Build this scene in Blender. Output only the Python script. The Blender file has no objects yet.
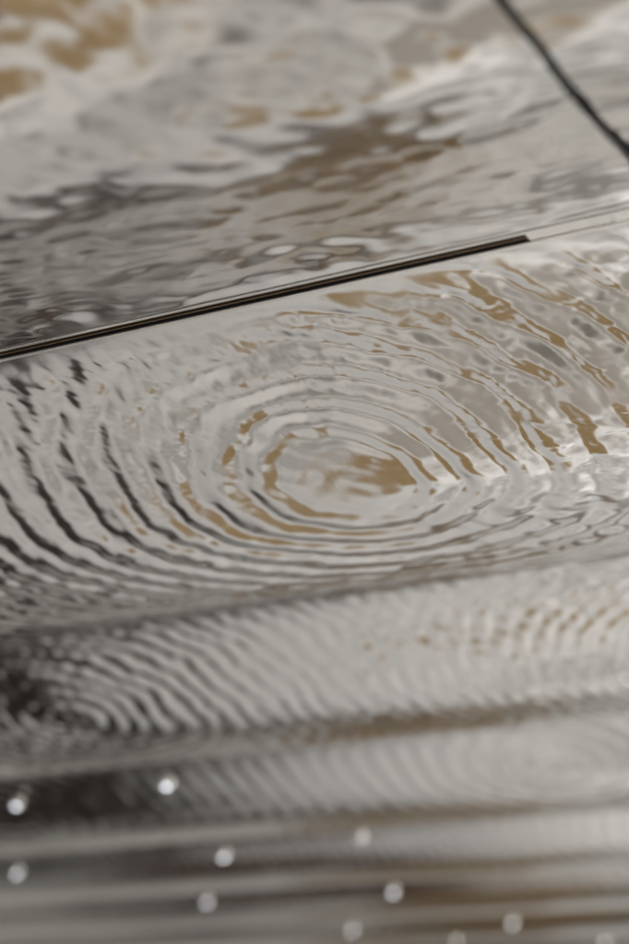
import bpy, math
import numpy as np

S = bpy.context.scene
COL = S.collection

# ------------------------------------------------------------------ camera
cam_d = bpy.data.cameras.new('camera')
cam = bpy.data.objects.new('camera', cam_d)
COL.objects.link(cam)
S.camera = cam
CAM_Z = 1.6
YAW, PITCH, ROLL = 0.47716, 0.34728, 0.00397
FPX = 1769.45
cam_d.sensor_fit = 'VERTICAL'
cam_d.sensor_height = 36.0
cam_d.lens = FPX / 944.0 * 36.0
cam_d.clip_start = 0.05
cam_d.clip_end = 200.0
from mathutils import Matrix, Vector
fw = Vector((-math.sin(YAW) * math.cos(PITCH), math.cos(YAW) * math.cos(PITCH), math.sin(PITCH)))
rt = Vector((math.cos(YAW), math.sin(YAW), 0.0))
up = rt.cross(fw)
r2 = rt * math.cos(ROLL) + up * math.sin(ROLL)
u2 = up * math.cos(ROLL) - rt * math.sin(ROLL)
M = Matrix((r2, u2, -fw)).transposed().to_4x4()
M.translation = (0, 0, CAM_Z)
cam.matrix_world = M
cam_d.dof.use_dof = True
cam_d.dof.focus_distance = 2.60
cam_d.dof.aperture_fstop = 1.7

# ------------------------------------------------------------------ light
W = bpy.data.worlds.new('World')
S.world = W
W.use_nodes = True
bg = W.node_tree.nodes['Background']
bg.inputs[0].default_value = (0.93, 0.95, 1.0, 1)
bg.inputs[1].default_value = 0.10


def area(name, loc, target, sx, sy, power, col=(1, 1, 1)):
    d = bpy.data.lights.new(name, 'AREA')
    d.shape = 'RECTANGLE'
    d.size, d.size_y = sx, sy
    d.energy = power
    d.color = col
    o = bpy.data.objects.new(name, d)
    o.location = loc
    o.rotation_euler = (Vector(target) - Vector(loc)).to_track_quat('-Z', 'Y').to_euler()
    COL.objects.link(o)
    return o


area('added_fill_lamp', (-1.5, -2.2, 3.2), (-2.2, 2.2, 0), 6, 2.5, 400, (1, 0.985, 0.965))  # unseen area lamps, added to light the floor and walls that the steel reflects
area('added_fill_lamp', (3.3, 8.2, 3.2), (-2.8, 8.0, 0), 2.5, 9, 4600, (0.955, 0.975, 1.0))  # added at the right to brighten the floor under the far waves
area('added_fill_lamp', (-13.4, 12.0, 3.3), (-11.0, 11.5, 0), 3, 5, 70, (1, 0.98, 0.95))  # added to lift the far left floor and wall
S.view_settings.view_transform = 'Standard'
S.view_settings.look = 'None'
S.view_settings.exposure = -0.25
S.view_settings.gamma = 1.0
S.cycles.caustics_reflective = False
S.cycles.caustics_refractive = False


# ------------------------------------------------------------------ materials
def mat(name, col, rough, metal=0.0):
    m = bpy.data.materials.new(name)
    m.use_nodes = True
    b = m.node_tree.nodes['Principled BSDF']
    b.inputs['Base Color'].default_value = (*col, 1)
    b.inputs['Roughness'].default_value = rough
    b.inputs['Metallic'].default_value = metal
    return m


def nodes(m):
    nt = m.node_tree
    return nt, nt.nodes['Principled BSDF']


def steel_material(name, col, rough, fine=0.0):
    """Mirror polished stainless: faint mill smears in the gloss and fine relief."""
    m = mat(name, col, rough, 1.0)
    nt, b = nodes(m)
    tc = nt.nodes.new('ShaderNodeTexCoord')
    n1 = nt.nodes.new('ShaderNodeTexNoise')
    n1.inputs['Scale'].default_value = 6.0
    n1.inputs['Detail'].default_value = 6.0
    nt.links.new(tc.outputs['Object'], n1.inputs['Vector'])
    mr = nt.nodes.new('ShaderNodeMapRange')
    mr.inputs['From Min'].default_value = 0.3
    mr.inputs['From Max'].default_value = 0.7
    mr.inputs['To Min'].default_value = rough * 0.6
    mr.inputs['To Max'].default_value = rough * 1.7
    nt.links.new(n1.outputs['Fac'], mr.inputs['Value'])
    nt.links.new(mr.outputs['Result'], b.inputs['Roughness'])
    if fine > 0:
        n2 = nt.nodes.new('ShaderNodeTexNoise')
        n2.inputs['Scale'].default_value = 110.0
        n2.inputs['Detail'].default_value = 3.0
        nt.links.new(tc.outputs['Object'], n2.inputs['Vector'])
        bp = nt.nodes.new('ShaderNodeBump')
        bp.inputs['Strength'].default_value = fine
        bp.inputs['Distance'].default_value = 0.002
        nt.links.new(n2.outputs['Fac'], bp.inputs['Height'])
        nt.links.new(bp.outputs['Normal'], b.inputs['Normal'])
    return m


def noisy_material(name, c1, c2, scale, rough, stretch=(1, 1, 1)):
    m = mat(name, c1, rough)
    nt, b = nodes(m)
    tc = nt.nodes.new('ShaderNodeTexCoord')
    mp = nt.nodes.new('ShaderNodeMapping')
    mp.inputs['Scale'].default_value = stretch
    n = nt.nodes.new('ShaderNodeTexNoise')
    n.inputs['Scale'].default_value = scale
    n.inputs['Detail'].default_value = 5
    cr = nt.nodes.new('ShaderNodeValToRGB')
    cr.color_ramp.elements[0].position = 0.35
    cr.color_ramp.elements[0].color = (*c1, 1)
    cr.color_ramp.elements[1].position = 0.65
    cr.color_ramp.elements[1].color = (*c2, 1)
    nt.links.new(tc.outputs['Object'], mp.inputs['Vector'])
    nt.links.new(mp.outputs['Vector'], n.inputs['Vector'])
    nt.links.new(n.outputs['Fac'], cr.inputs['Fac'])
    nt.links.new(cr.outputs['Color'], b.inputs['Base Color'])
    return m


STEEL = steel_material('polished_steel', (0.70, 0.670, 0.634), 0.12, 0.03)
TRIM = steel_material('satin_steel_trim', (0.72, 0.69, 0.64), 0.36)
FOLD = mat('shadowed_fold_steel', (0.10, 0.09, 0.08), 0.5, 0.6)  # folded edges coloured dark to stand for shadow in the joints
BLACK = mat('matt_black', (0.004, 0.004, 0.004), 0.7)
BLADE = mat('dark_bronze_blade', (0.30, 0.20, 0.12), 0.35, 0.8)
STONE = noisy_material('pale_stone', (0.56, 0.545, 0.52), (0.66, 0.645, 0.62), 1.6, 0.6)
_nt = STONE.node_tree
_n = _nt.nodes['Noise Texture']
_n.inputs['Scale'].default_value = 0.75
_n.inputs['Detail'].default_value = 2.0
_r = _nt.nodes['Color Ramp'].color_ramp
_r.elements.new(.5)
for _i, (_p, _c) in enumerate(((.32, (.20, .19, .175)), (.45, (.50, .485, .465)), (.55, (.84, .825, .80)))):
    _r.elements[_i].position = _p
    _r.elements[_i].color = (*_c, 1)


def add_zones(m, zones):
    """Lay carpets, timber and painted-in shade into the floor, with feathered, uneven borders."""
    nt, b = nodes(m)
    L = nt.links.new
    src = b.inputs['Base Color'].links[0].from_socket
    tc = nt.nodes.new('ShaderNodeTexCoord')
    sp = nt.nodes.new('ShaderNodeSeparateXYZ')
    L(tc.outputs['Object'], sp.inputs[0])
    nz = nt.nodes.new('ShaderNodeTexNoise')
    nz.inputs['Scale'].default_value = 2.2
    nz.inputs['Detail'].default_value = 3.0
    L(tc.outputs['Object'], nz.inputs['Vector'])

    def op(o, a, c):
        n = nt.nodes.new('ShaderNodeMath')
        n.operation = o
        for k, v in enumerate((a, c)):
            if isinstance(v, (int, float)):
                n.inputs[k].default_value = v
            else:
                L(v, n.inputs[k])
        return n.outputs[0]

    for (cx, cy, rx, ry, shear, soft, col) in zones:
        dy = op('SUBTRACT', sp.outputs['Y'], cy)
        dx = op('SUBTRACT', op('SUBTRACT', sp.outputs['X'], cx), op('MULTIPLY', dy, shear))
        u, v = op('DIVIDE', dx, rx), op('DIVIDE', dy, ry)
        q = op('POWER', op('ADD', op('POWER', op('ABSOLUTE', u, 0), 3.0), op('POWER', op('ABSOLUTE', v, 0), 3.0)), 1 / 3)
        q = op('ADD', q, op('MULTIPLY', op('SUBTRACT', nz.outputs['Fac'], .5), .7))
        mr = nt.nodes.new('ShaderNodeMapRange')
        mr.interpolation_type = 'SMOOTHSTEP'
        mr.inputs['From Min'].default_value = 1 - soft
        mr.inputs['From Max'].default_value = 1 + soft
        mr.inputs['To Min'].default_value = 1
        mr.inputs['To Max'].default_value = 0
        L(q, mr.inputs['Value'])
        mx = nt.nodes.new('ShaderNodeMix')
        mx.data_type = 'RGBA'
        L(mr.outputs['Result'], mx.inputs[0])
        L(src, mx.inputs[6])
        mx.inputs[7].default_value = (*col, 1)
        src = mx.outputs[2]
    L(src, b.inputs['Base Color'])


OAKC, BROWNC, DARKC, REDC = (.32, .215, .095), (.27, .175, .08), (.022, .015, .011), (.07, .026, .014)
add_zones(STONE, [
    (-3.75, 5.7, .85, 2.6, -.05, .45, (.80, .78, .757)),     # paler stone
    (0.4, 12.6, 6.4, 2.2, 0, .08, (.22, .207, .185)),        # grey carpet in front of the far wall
    (-0.5, 1.9, .95, .95, 0, .25, (.17, .158, .14)),         # shadow of the person at the camera, painted into the floor
    (-1.45, 3.40, .60, .60, 0, .50, (.36, .33, .29)),         # taupe shade painted in to dim the floor here
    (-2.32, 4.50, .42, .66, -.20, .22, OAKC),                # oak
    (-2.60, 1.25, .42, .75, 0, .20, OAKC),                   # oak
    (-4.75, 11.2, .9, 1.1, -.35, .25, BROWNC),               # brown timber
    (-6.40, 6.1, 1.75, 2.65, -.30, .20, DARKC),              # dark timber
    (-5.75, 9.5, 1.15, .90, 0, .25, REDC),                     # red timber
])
WHITE_WALL = noisy_material('white_plaster', (0.64, 0.62, 0.58), (0.70, 0.68, 0.64), 2.0, 0.85)
BROWN = noisy_material('brown_timber', (0.24, 0.15, 0.065), (0.32, 0.21, 0.10), 3.0, 0.5, (6, 1, 1))
PLASTER = noisy_material('beige_plaster', (0.46, 0.425, 0.37), (0.52, 0.485, 0.425), 2.0, 0.85)


# ------------------------------------------------------------------ mesh helpers
def link(name, me, m, parent=None, smooth=False):
    me.materials.append(m)
    if smooth:
        me.polygons.foreach_set('use_smooth', np.ones(len(me.polygons), dtype=bool))
    o = bpy.data.objects.new(name, me)
    COL.objects.link(o)
    o.parent = parent
    return o


def grid_mesh(name, X, Y, Z):
    ny, nx = X.shape
    v = np.stack([X, Y, Z], -1).reshape(-1, 3).astype(np.float32)
    i = np.arange(ny * nx, dtype=np.int32).reshape(ny, nx)
    # wound so that the normals look down into the room
    q = np.stack([i[:-1, :-1], i[1:, :-1], i[1:, 1:], i[:-1, 1:]], -1).reshape(-1, 4)
    me = bpy.data.meshes.new(name)
    me.vertices.add(len(v))
    me.vertices.foreach_set('co', v.ravel())
    me.loops.add(q.size)
    me.loops.foreach_set('vertex_index', q.ravel())
    me.polygons.add(len(q))
    me.polygons.foreach_set('loop_start', np.arange(0, q.size, 4, dtype=np.int32))
    me.update(calc_edges=True)
    return me


def boxes_mesh(name, boxes):
    V, F = [], []
    for (x0, x1, y0, y1, z0, z1) in boxes:
        b = len(V)
        V += [(x0, y0, z0), (x1, y0, z0), (x1, y1, z0), (x0, y1, z0),
              (x0, y0, z1), (x1, y0, z1), (x1, y1, z1), (x0, y1, z1)]
        F += [tuple(b + k for k in f) for f in
              ((3, 2, 1, 0), (4, 5, 6, 7), (0, 1, 5, 4), (1, 2, 6, 5), (2, 3, 7, 6), (3, 0, 4, 7))]
    me = bpy.data.meshes.new(name)
    me.from_pydata(V, [], F)
    me.update()
    return me


def thing(name, label, cat, loc, group=None):
    o = bpy.data.objects.new(name, None)
    COL.objects.link(o)
    o.location = loc
    o['label'] = label
    o['category'] = cat
    if group:
        o['group'] = group
    return o


# ------------------------------------------------------------------ wave ceiling
P, A, YS = 1.40115, 0.07485, 1.96142     # period, half height, first valley
ZC = CAM_Z + 1.0                             # mean height above the floor
rng = np.random.default_rng(11)


A1 = 0.050                                   # the first wave is shallower


def wave(y):
    """Broad rounded bellies with tighter valleys between them."""
    y = np.asarray(y, dtype=float)
    c = 2 * ((1 + np.cos(2 * np.pi * (y - YS) / P)) / 2) ** 1.5 - 1
    return np.where(y < YS, A + A1 * (c - 1) + 0.7 * np.clip(1.50 - y, 0, None) ** 2, A * c)


def slope(y):
    return (wave(y + 1e-4) - wave(y - 1e-4)) / 2e-4


_yt = np.linspace(-4, 16, 40001)
_sl = np.sqrt(1 + slope(_yt) ** 2)
_st = np.concatenate([[0], np.cumsum((_sl[1:] + _sl[:-1]) / 2 * np.diff(_yt))])


def arc(y):                                  # length along the bent sheet
    return np.interp(y, _yt, _st)


def field(shape, dx, dy, lx, ly, seed, rot=0.0):
    """Smooth random field with typical wavelengths lx, ly (metres), unit rms."""
    r = np.random.default_rng(seed)
    ny, nx = shape
    w = np.fft.rfft2(r.normal(size=shape))
    fy = np.fft.fftfreq(ny, dy)[:, None]
    fx = np.fft.rfftfreq(nx, dx)[None, :]
    c, s = math.cos(rot), math.sin(rot)
    a, b = (fx * c + fy * s) * lx, (-fx * s + fy * c) * ly
    q = np.sqrt(a * a + b * b)
    flt = np.exp(-((q - 1.0) / 0.45) ** 2)
    f = np.fft.irfft2(w * flt, s=shape)
    return f / f.std()


def rings(x, s, cx, cs, lam, amp, r0, decay, warp, disc=.05):
    """Circles of pressed ripples round a point; amp is the slope."""
    r = np.sqrt((x - cx) ** 2 + (s - cs) ** 2) + warp
    ph = 2 * np.pi * (r - r0) / lam
    h = np.cos(ph) + 0.09 * np.cos(2 * ph)
    env = 1.0 / (1.0 + (r / decay) ** 2) * (1 - np.exp(-(r / disc) ** 6))
    return amp * lam / (2 * np.pi) * h * env


def polar_field(x, s, cx, cs, lt, lr, seed):
    """Random crinkles that run along circles round a point: lt along, lr across."""
    n = 1400
    g = field((n, 2048), 2 * np.pi / 2048 * .45, 4.2 / n, lt, lr, seed)
    r = np.clip(np.hypot(x - cx, s - cs) / 4.2 * (n - 1), 0, n - 1.001)
    t = (np.arctan2(s - cs, x - cx) / (2 * np.pi) % 1.0) * 2048
    i, j = r.astype(int), t.astype(int) % 2048
    a, b = r - i, t - np.floor(t)
    j2 = (j + 1) % 2048
    return (g[i, j] * (1 - a) + g[i + 1, j] * a) * (1 - b) + (g[i, j2] * (1 - a) + g[i + 1, j2] * a) * b


def relief(X, Y, Sarc, dx, dy, kind, seed):
    sh = X.shape
    f = lambda lx, ly, k, rot=0.0: field(sh, dx, dy, lx, ly, seed * 10 + k, rot)
    tau = 2 * np.pi
    h = np.zeros(sh)
    if kind == 'hammered':
        if seed == 2:                        # the next sheet sits at a slightly different angle
            h += .02 * (Y - 1.5) - .06 * (X + .49)
        h += f(.24, .16, 1) * .042 * .19 / tau
        h += f(.080, .060, 2) * .044 * .07 / tau
        h += f(.035, .03, 3) * .020 * .03 / tau
        return h
    big = f(.30, .22, 1)
    warp = big * .0045 + f(.11, .09, 2) * .0016
    if kind == 'ring':
        cx, cs = -1.185, arc(2.398)
        h += rings(X, Sarc, cx, cs, .074, .215, .180, .95, warp, .12)
        r = np.sqrt((X - cx) ** 2 + (Sarc - cs) ** 2)
        far = 1 - np.exp(-(r / .24) ** 2)
        right = 1 / (1 + np.exp(-(X - cx - .15) / .08))
        calm = .2 + .8 / (1 + np.exp((Y - 2.44) / .035))
        upper = .3 + .8 / (1 + np.exp((Y - 2.33) / .035))
        # a second, closer set of ripples comes in from the side and breaks the rings into dashes
        h += rings(X, Sarc, .35, arc(1.75), .042, .10, .15, 2.0, warp * .7) * far * (.10 + .90 * right) * upper
        h += rings(X, Sarc, -3.6, arc(1.9), .038, .11, .15, 2.5, warp * .7) * far * (1 - right)
        h += f(.055, .045, 9) * .035 * .05 / tau * (1 - far)
        h += f(.10, .075, 3) * .036 * .08 / tau * (.3 + .7 * far)
        h += f(.05, .035, 4) * .034 * .04 / tau * far * (.6 + .4 * np.clip(big, -1, 1))
        h += f(.020, .05, 5, .25) * .035 * .025 / tau * far * (.6 + .4 * np.clip(-big, -1, 1)) * calm
        patch = np.clip(.55 + .6 * f(.16, .12, 8), 0, 1.4)
        h += polar_field(X, Sarc, cx, cs, .045, .016, 77) * .040 * .016 / tau * far * patch * calm
        h += polar_field(X, Sarc, cx, cs, .018, .030, 78) * .045 * .020 / tau * far * (1.4 - patch) * calm
        h += f(.011, .011, 6) * .018 * .011 / tau * calm
    elif kind == 'cross':
        h += rings(X, Sarc, -2.66, arc(3.76), .062, .26, .16, .55, warp * 2.2)
        h += rings(X, Sarc, -.85, arc(3.93), .046, .15, .15, .9, warp)
        h += rings(X, Sarc, -4.6, arc(3.2), .042, .12, .15, 2.2, warp)
        h += f(.07, .05, 4) * .030 * .06 / tau
        h += f(.03, .03, 5) * .018 * .03 / tau
    elif kind == 'far':
        r = np.random.default_rng(seed)
        vy = YS + (seed - 3) * P             # valley this wave starts from
        cs = [-1.79, -3.9, -4.9] if seed == 5 else [r.uniform(-2.6, -1.2), r.uniform(-6.5, -4.5)]
        for cx in cs:
            h += rings(X, Sarc, cx, arc(vy + .32), r.uniform(.06, .08), .20, .15, .6, warp)
        h += rings(X, Sarc, r.uniform(-9, -7), arc(vy - .2), .05, .16, .15, 3.0, warp)
        h += f(.07, .05, 4) * .030 * .06 / tau
    return h


def seam_x(y):
    return np.interp(y, [.45, 1.346, 1.421, 1.540, 1.789, 2.0], [-.60, -.498, -.4885, -.4935, -.511, -.527])


def sheet(parent, x0, x1, y0, y1, step, kind, seed, fade0=.03, fade1=.03):
    nx = max(4, int((x1 - x0) / step))
    ny = max(4, int((y1 - y0) / (step * .9)))
    x = np.linspace(x0, x1, nx)
    y = np.linspace(y0, y1, ny)
    X, Y = np.meshgrid(x, y)
    if kind == 'hammered':                   # one edge follows the slanting joint
        e = seam_x(Y)
        if x1 < 0:
            X = x0 + (X - x0) / (x1 - x0) * (e - .006 - x0)
        else:
            X = x1 - (x1 - X) / (x1 - x0) * (x1 - e - .006)
    dx, dy = x[1] - x[0], y[1] - y[0]
    h = relief(X, Y, arc(Y), dx, dy, kind, seed)
    if fade0:                                # the pressing dies out towards the folded edge
        h *= np.clip((Y - y0) / fade0, 0, 1) ** 1.2
    if fade1:
        h *= np.clip((y1 - Y) / fade1, 0.25, 1)
    me = grid_mesh('sheet', X, Y, ZC + wave(Y) + h)
    o = link('sheet', me, STEEL, parent, True)
    return o, X, Y, ZC + wave(Y) + h


def upstand(parent, px, py, pz, hgt=.025):
    """Edge of the sheet folded up into the void."""
    X = np.stack([px, px])
    Y = np.stack([py, py])
    Z = np.stack([pz + .0002, pz + hgt])
    me = grid_mesh('folded_edge', X, Y, Z)
    return link('folded_edge', me, FOLD, parent)


def panel(label, x0, x1, y0, y1, step, kind, seed, f0=.03, f1=.03, group=None):
    base = thing('rippled_panel', label, 'metal panel', (0, 0, 0), group)
    o, X, Y, Z = sheet(base, x0, x1, y0, y1, step, kind, seed, f0, f1)
    for sl in ((0, slice(None)), (-1, slice(None)), (slice(None), 0), (slice(None), -1)):
        upstand(base, X[sl], Y[sl], Z[sl])
    return base


G = 'mirror polished wave panels of the ceiling'
SEAM = -0.523
panel('hammered mirror steel wave panel left of the diagonal seam, above the black slot',
      -3.2, SEAM - .004, .45, YS - .0185, .005, 'hammered', 1, .0, .02, G)
panel('hammered mirror steel wave panel beyond the dark diagonal seam',
      SEAM + .004, 1.6, .45, YS - .0185, .006, 'hammered', 2, .0, .02, G)
panel('mirror steel wave panel with one large set of concentric ripples, below the black slot',
      -4.2, 1.0, YS + .0215, YS + P - .002, .0045, 'ring', 3, .07, .03, G)
panel('wave panel with crossing ripples directly behind the large concentric rings',
      -5.6, 1.2, YS + P + .002, YS + 2 * P - .002, .0075, 'cross', 4, .03, .03, G)
names = ['second', 'third', 'fourth', 'fifth', 'sixth', 'seventh', 'eighth']
for k in range(2, 8):
    panel('blurred wave panel, %s behind the panel with the large concentric rings' % names[k - 1],
          -11.0, 1.2, YS + k * P + .002, YS + (k + 1) * P - .002, .012 if k < 4 else .018, 'far', k + 3, .03, .03, G)

# ------------------------------------------------------------------ slot in the first valley
XE = -0.7036                                  # where the open slot ends
zs = ZC + A
slot = thing('linear_slot', 'long black air slot with thin steel flanges between two wave panels', 'air slot', (0, 0, 0))
Y0S, Y1S = YS - .0105, YS + .0125             # the opening
link('flange', boxes_mesh('flange', [(-4.2, 1.0, Y0S - .0065, Y0S, zs - .0015, zs + .004)]), TRIM, slot)
link('flange', boxes_mesh('flange', [(-4.2, 1.0, Y1S, Y1S + .0075, zs - .0020, zs + .004)]), TRIM, slot)
ch = link('channel', boxes_mesh('channel', [
    (-4.2, XE, Y0S + .0002, Y0S + .0014, zs - .0005, zs + .045),
    (-4.2, XE, Y1S - .0014, Y1S - .0002, zs - .0005, zs + .045),
    (-4.2, XE, Y0S + .0014, Y1S - .0014, zs + .040, zs + .045)]), BLACK, slot)
link('end_cap', boxes_mesh('end_cap', [(XE - .003, XE, Y0S + .0014, Y1S - .0014, zs - .0005, zs + .040)]), BLACK, ch)
link('blade', boxes_mesh('blade', [(-4.2, XE - .003, YS + .0008, YS + .0024, zs - .0002, zs + .03)]), BLADE, slot)
link('blanking_strip', boxes_mesh('blanking_strip', [(XE + .0005, XE + .115, Y0S + .0006, Y1S - .0006, zs - .0004, zs + .004)]), TRIM, slot)
link('blanking_strip', boxes_mesh('blanking_strip', [(XE + .116, 1.0, Y0S + .0003, Y1S - .0003, zs - .0012, zs + .004)]), TRIM, slot)

# dark void above the sheets, so that every open joint looks into it
vd = link('ceiling_void', boxes_mesh('ceiling_void', [(-11.2, 1.8, .3, YS + 8 * P + .2, ZC + .30, ZC + .36)]), BLACK)
vd['kind'] = 'structure'

# ------------------------------------------------------------------ room seen in the mirror
def struct(name, boxes, m):
    o = link(name, boxes_mesh(name, boxes), m)
    o['kind'] = 'structure'
    return o


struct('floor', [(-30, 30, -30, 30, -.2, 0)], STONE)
struct('wall', [(-16, 6, 14.5, 14.7, 0, 2.3)], WHITE_WALL)
struct('wall', [(-16, 6, 14.5, 14.7, 2.3, 5)], PLASTER)
struct('timber_wall', [(-7.6, -5.3, 14.42, 14.498, 0, 1.35)], BROWN)
struct('wall', [(-16.2, -16, 0, 14.7, 0, 5)], PLASTER)

# ------------------------------------------------------------------ small downlights set into the far waves
LENS = bpy.data.materials.new('lit_lens')
LENS.use_nodes = True
_nt = LENS.node_tree
_nt.nodes.clear()
_e = _nt.nodes.new('ShaderNodeEmission')
_e.inputs[0].default_value = (.82, .88, 1, 1)
_e.inputs[1].default_value = 9.0
_o = _nt.nodes.new('ShaderNodeOutputMaterial')
_nt.links.new(_e.outputs[0], _o.inputs[0])


def disc_mesh(name, rs, zz, n=24):
    V, F = [], []
    for r, z in zip(rs, zz):
        V += [(r * math.cos(2 * math.pi * k / n), r * math.sin(2 * math.pi * k / n), z) for k in range(n)]
    for j in range(len(rs) - 1):
        for k in range(n):
            F.append((j * n + k, j * n + (k + 1) % n, (j + 1) * n + (k + 1) % n, (j + 1) * n + k))
    me = bpy.data.meshes.new(name)
    me.from_pydata(V, [], F)
    me.update()
    return me


lens_me = disc_mesh('lens', [.0005, .005, .008], [-.013, -.012, -.008])
lens_me.materials.append(LENS)
DIM = LENS.copy()
DIM.name = 'faint_lens'
DIM.node_tree.nodes['Emission'].inputs[1].default_value = 1.0
dim_me = lens_me.copy()
dim_me.materials[0] = DIM
ring_me = disc_mesh('trim_ring', [.0085, .011, .018,   .019, .019], [-.006, -.012, -.012, -.008, .02])
ring_me.materials.append(TRIM)
# places on the grid: (pixel of the 629 x 944 photograph); distance from the sheet it is set in
LAMPS = [(17, 803), (167, 783), (17, 872), (224, 855), (207, 901), (393, 891), (352, 929), (512, 922), (455, 940),
         (605, 942), (360, 837)]
ORD = ['ringed', 'next', 'second', 'third', 'fourth', 'fifth', 'sixth', 'seventh', 'eighth']
for (px, py) in LAMPS:
    d = (fw + r2 * ((px - 314.5) / FPX) - u2 * ((py - 472.0) / FPX)).normalized()
    t = np.linspace(2, 18, 20000)
    g = CAM_Z + t * d.z - (ZC + wave(t * d.y))
    tt = t[np.argmax(g > 0)]
    q = Vector((0, 0, CAM_Z)) + d * tt
    sl = float(slope(q.y))
    n = Vector((0, sl, -1)).normalized()
    faint = (px, py) in ((360, 837), (455, 940))
    wv = int(round((q.y - YS) / P - .5))
    root = thing('downlight', 'small %s round downlight on the %s wave panel behind the large concentric rings' % ('faint' if faint else 'bright', ORD[wv]),
                 'downlight', q + n * .004, 'small downlights in the far waves')
    root.rotation_euler = (-n).to_track_quat('Z', 'Y').to_euler()
    for nm, me in (('lens', dim_me if faint else lens_me), ('trim_ring', ring_me)):
        c = bpy.data.objects.new(nm, me)
        COL.objects.link(c)
        c.parent = root
